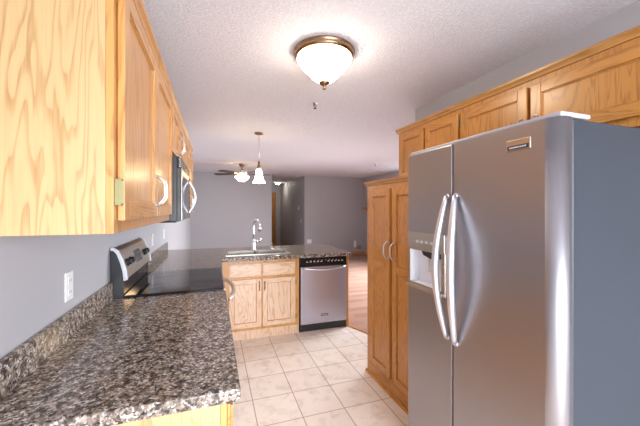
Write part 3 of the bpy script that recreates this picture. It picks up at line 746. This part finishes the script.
pn = thing('pendant_light', 'lit bell-shaped glass pendant hanging over the peninsula', 'pendant light', (0.566, 4.13, ZC))
MB().lathe([(0.055, 0), (0.06, -0.008), (0.05, -0.018), (0.012, -0.026)], seg=28).build('canopy', BRONZE, pn)
MB().tube([(0, 0, -0.02), (0, 0, -0.45)], 0.0035, seg=8).build('cord', NICKEL, pn)
MB().lathe([(0.008, -0.37), (0.016, -0.39), (0.016, -0.425), (0.024, -0.44), (0.024, -0.485)], seg=18).build('socket', BRONZE, pn)
MB().lathe([(0.028, -0.478), (0.036, -0.50), (0.043, -0.54), (0.05, -0.58), (0.062, -0.62), (0.082, -0.652), (0.084, -0.656), (0.06, -0.645)], seg=28).build('shade', LITPEND, pn)

fn = thing('ceiling_fan', 'dark-bladed ceiling fan with lit amber bowl over the dining area', 'ceiling fan', (0.60, 7.10, ZC))
MB().lathe([(0.07, 0), (0.072, -0.02), (0.055, -0.05), (0.02, -0.07)], seg=28).build('canopy', BRONZE, fn)
MB().lathe([(0.012, -0.05), (0.012, -0.14)], seg=12).build('downrod', BRONZE, fn)
MB().lathe([(0.03, -0.13), (0.10, -0.14), (0.13, -0.16), (0.135, -0.20), (0.12, -0.225), (0.09, -0.235), (0.09, -0.27), (0.13, -0.275)], seg=32).build('motor', NICKEL, fn)
MB().lathe([(0.150, -0.272), (0.158, -0.285), (0.145, -0.31), (0.105, -0.355), (0.06, -0.385), (0.01, -0.392)], seg=32).build('light_bowl', LITFAN, fn)
MB().lathe([(0.012, -0.396), (0.014, -0.405), (0.006, -0.42)], seg=12).build('finial', BRONZE, fn)
for k in range(5):
    a = R(6 + 72 * k)
    M = Matrix.Rotation(a, 4, 'Z')
    bl = MB().prism([(0.20, -0.05), (0.30, -0.065), (0.60, -0.072), (0.655, -0.05), (0.665, 0.0), (0.655, 0.05), (0.60, 0.072), (0.30, 0.065), (0.20, 0.05)], 'z', -0.004, 0.004)
    bl.rot(M @ Matrix.Translation((0, 0, -0.215)) @ Matrix.Rotation(R(11), 4, 'X'))
    b = bl.build('blade', DWOOD, fn)
    MB().box(0.11, 0.26, -0.02, 0.02, -0.004, 0.002).rot(M @ Matrix.Translation((0, 0, -0.222)) @ Matrix.Rotation(R(11), 4, 'X')).build('blade_bracket', BRONZE, b)
hl = thing('hall_light', 'small lit ceiling light at the end of the hallway', 'ceiling light', (2.28, 11.6, ZC))
MB().lathe([(0.09, 0), (0.09, -0.02), (0.08, -0.025)], seg=24).build('base', WHITEP, hl)
MB().lathe([(0.078, -0.024), (0.076, -0.04), (0.05, -0.06), (0.01, -0.065)], seg=24).build('shade', LITHALL, hl)

# ------------------------------------------------------------------ outlets, switches, thermostat, shelf
def plate(name, label, cat, loc, rz, w=0.072, h=0.118, kind='outlet', mat=None, group=None):
    """local: faces -y"""
    t = thing(name, label, cat, loc, rz, group)
    MB().box(-w / 2, w / 2, -0.006, -0.0004, -h / 2, h / 2).build('cover_plate', mat or WHITEP, t, 0.002)
    if kind == 'outlet':
        for s_ in (-1, 1):
            o = MB().box(-0.017, 0.017, -0.008, -0.006, s_ * 0.02 - 0.014 + s_ * .004, s_ * 0.02 + 0.014 + s_ * .004).build('receptacle', mat or WHITEP, t, 0.002)
            MB().box(-0.009, -0.006, -0.0085, -0.008, s_ * .024 - 0.005, s_ * .024 + 0.005).box(0.006, 0.009, -0.0085, -0.008, s_ * .024 - 0.005, s_ * .024 + 0.005).build('slots', SLOT, o)
    elif kind == 'switch':
        MB().box(-0.017, 0.017, -0.010, -0.006, -0.034, 0.034).build('rocker', WHITEP, t, 0.002)
    return t
plate('wall_outlet', 'white outlet on the left wall above the near granite backsplash', 'outlet', (XL, 1.571, 1.118), L90)
plate('wall_outlet', 'white outlet just beyond the range backguard on the left wall', 'outlet', (XL, 3.45, 1.135), L90)
plate('wall_switch', 'white switch plate at the far end of the left wall backsplash', 'switch', (XL, 4.20, 1.135), L90, kind='switch')
plate('wall_outlet', 'white outlet low on the far wall, just above the peninsula counter', 'outlet', (2.75, YF, 0.46), 0, w=0.14)
plate('wall_outlet', 'small white outlet low on the far wall near the pantry', 'outlet', (4.27, YF, 0.33), 0, w=0.08, h=0.2)
plate('wall_outlet', 'brown outlet plate low on the far wall nearest the pantry', 'outlet', (4.42, YF, 0.21), 0, w=0.15, h=0.12, mat=IVORY)
th = thing('thermostat', 'small beige thermostat high on the dark hallway wall', 'thermostat', (2.6, 9.68, 1.47), R90)
MB().box(-0.05, 0.05, -0.03, -0.0004, -0.065, 0.065).build('housing', LGREY, th, 0.006)
MB().box(-0.03, 0.03, -0.032, -0.03, 0.01, 0.045).build('display', CLOCK, th)
plate('wall_switch', 'white switch plate below the thermostat on the dark hallway wall', 'switch', (2.6, 9.42, 1.05), R90, kind='switch')
sh = thing('wall_shelf', 'small oak shelf on the grey wall just left of the pantry', 'shelf', (XF, 8.80, 1.44))
MB().box(-0.17, -0.0004, -0.30, 0.0, 0.0, 0.05).build('board', WOAKH, sh, 0.004)
MB().prism([(-0.13, 0.0), (-0.0004, 0.0), (-0.0004, -0.12), (-0.03, -0.10), (-0.06, -0.04)], 'y', -0.17, -0.13).build('bracket', WOAKH, sh, 0.003)
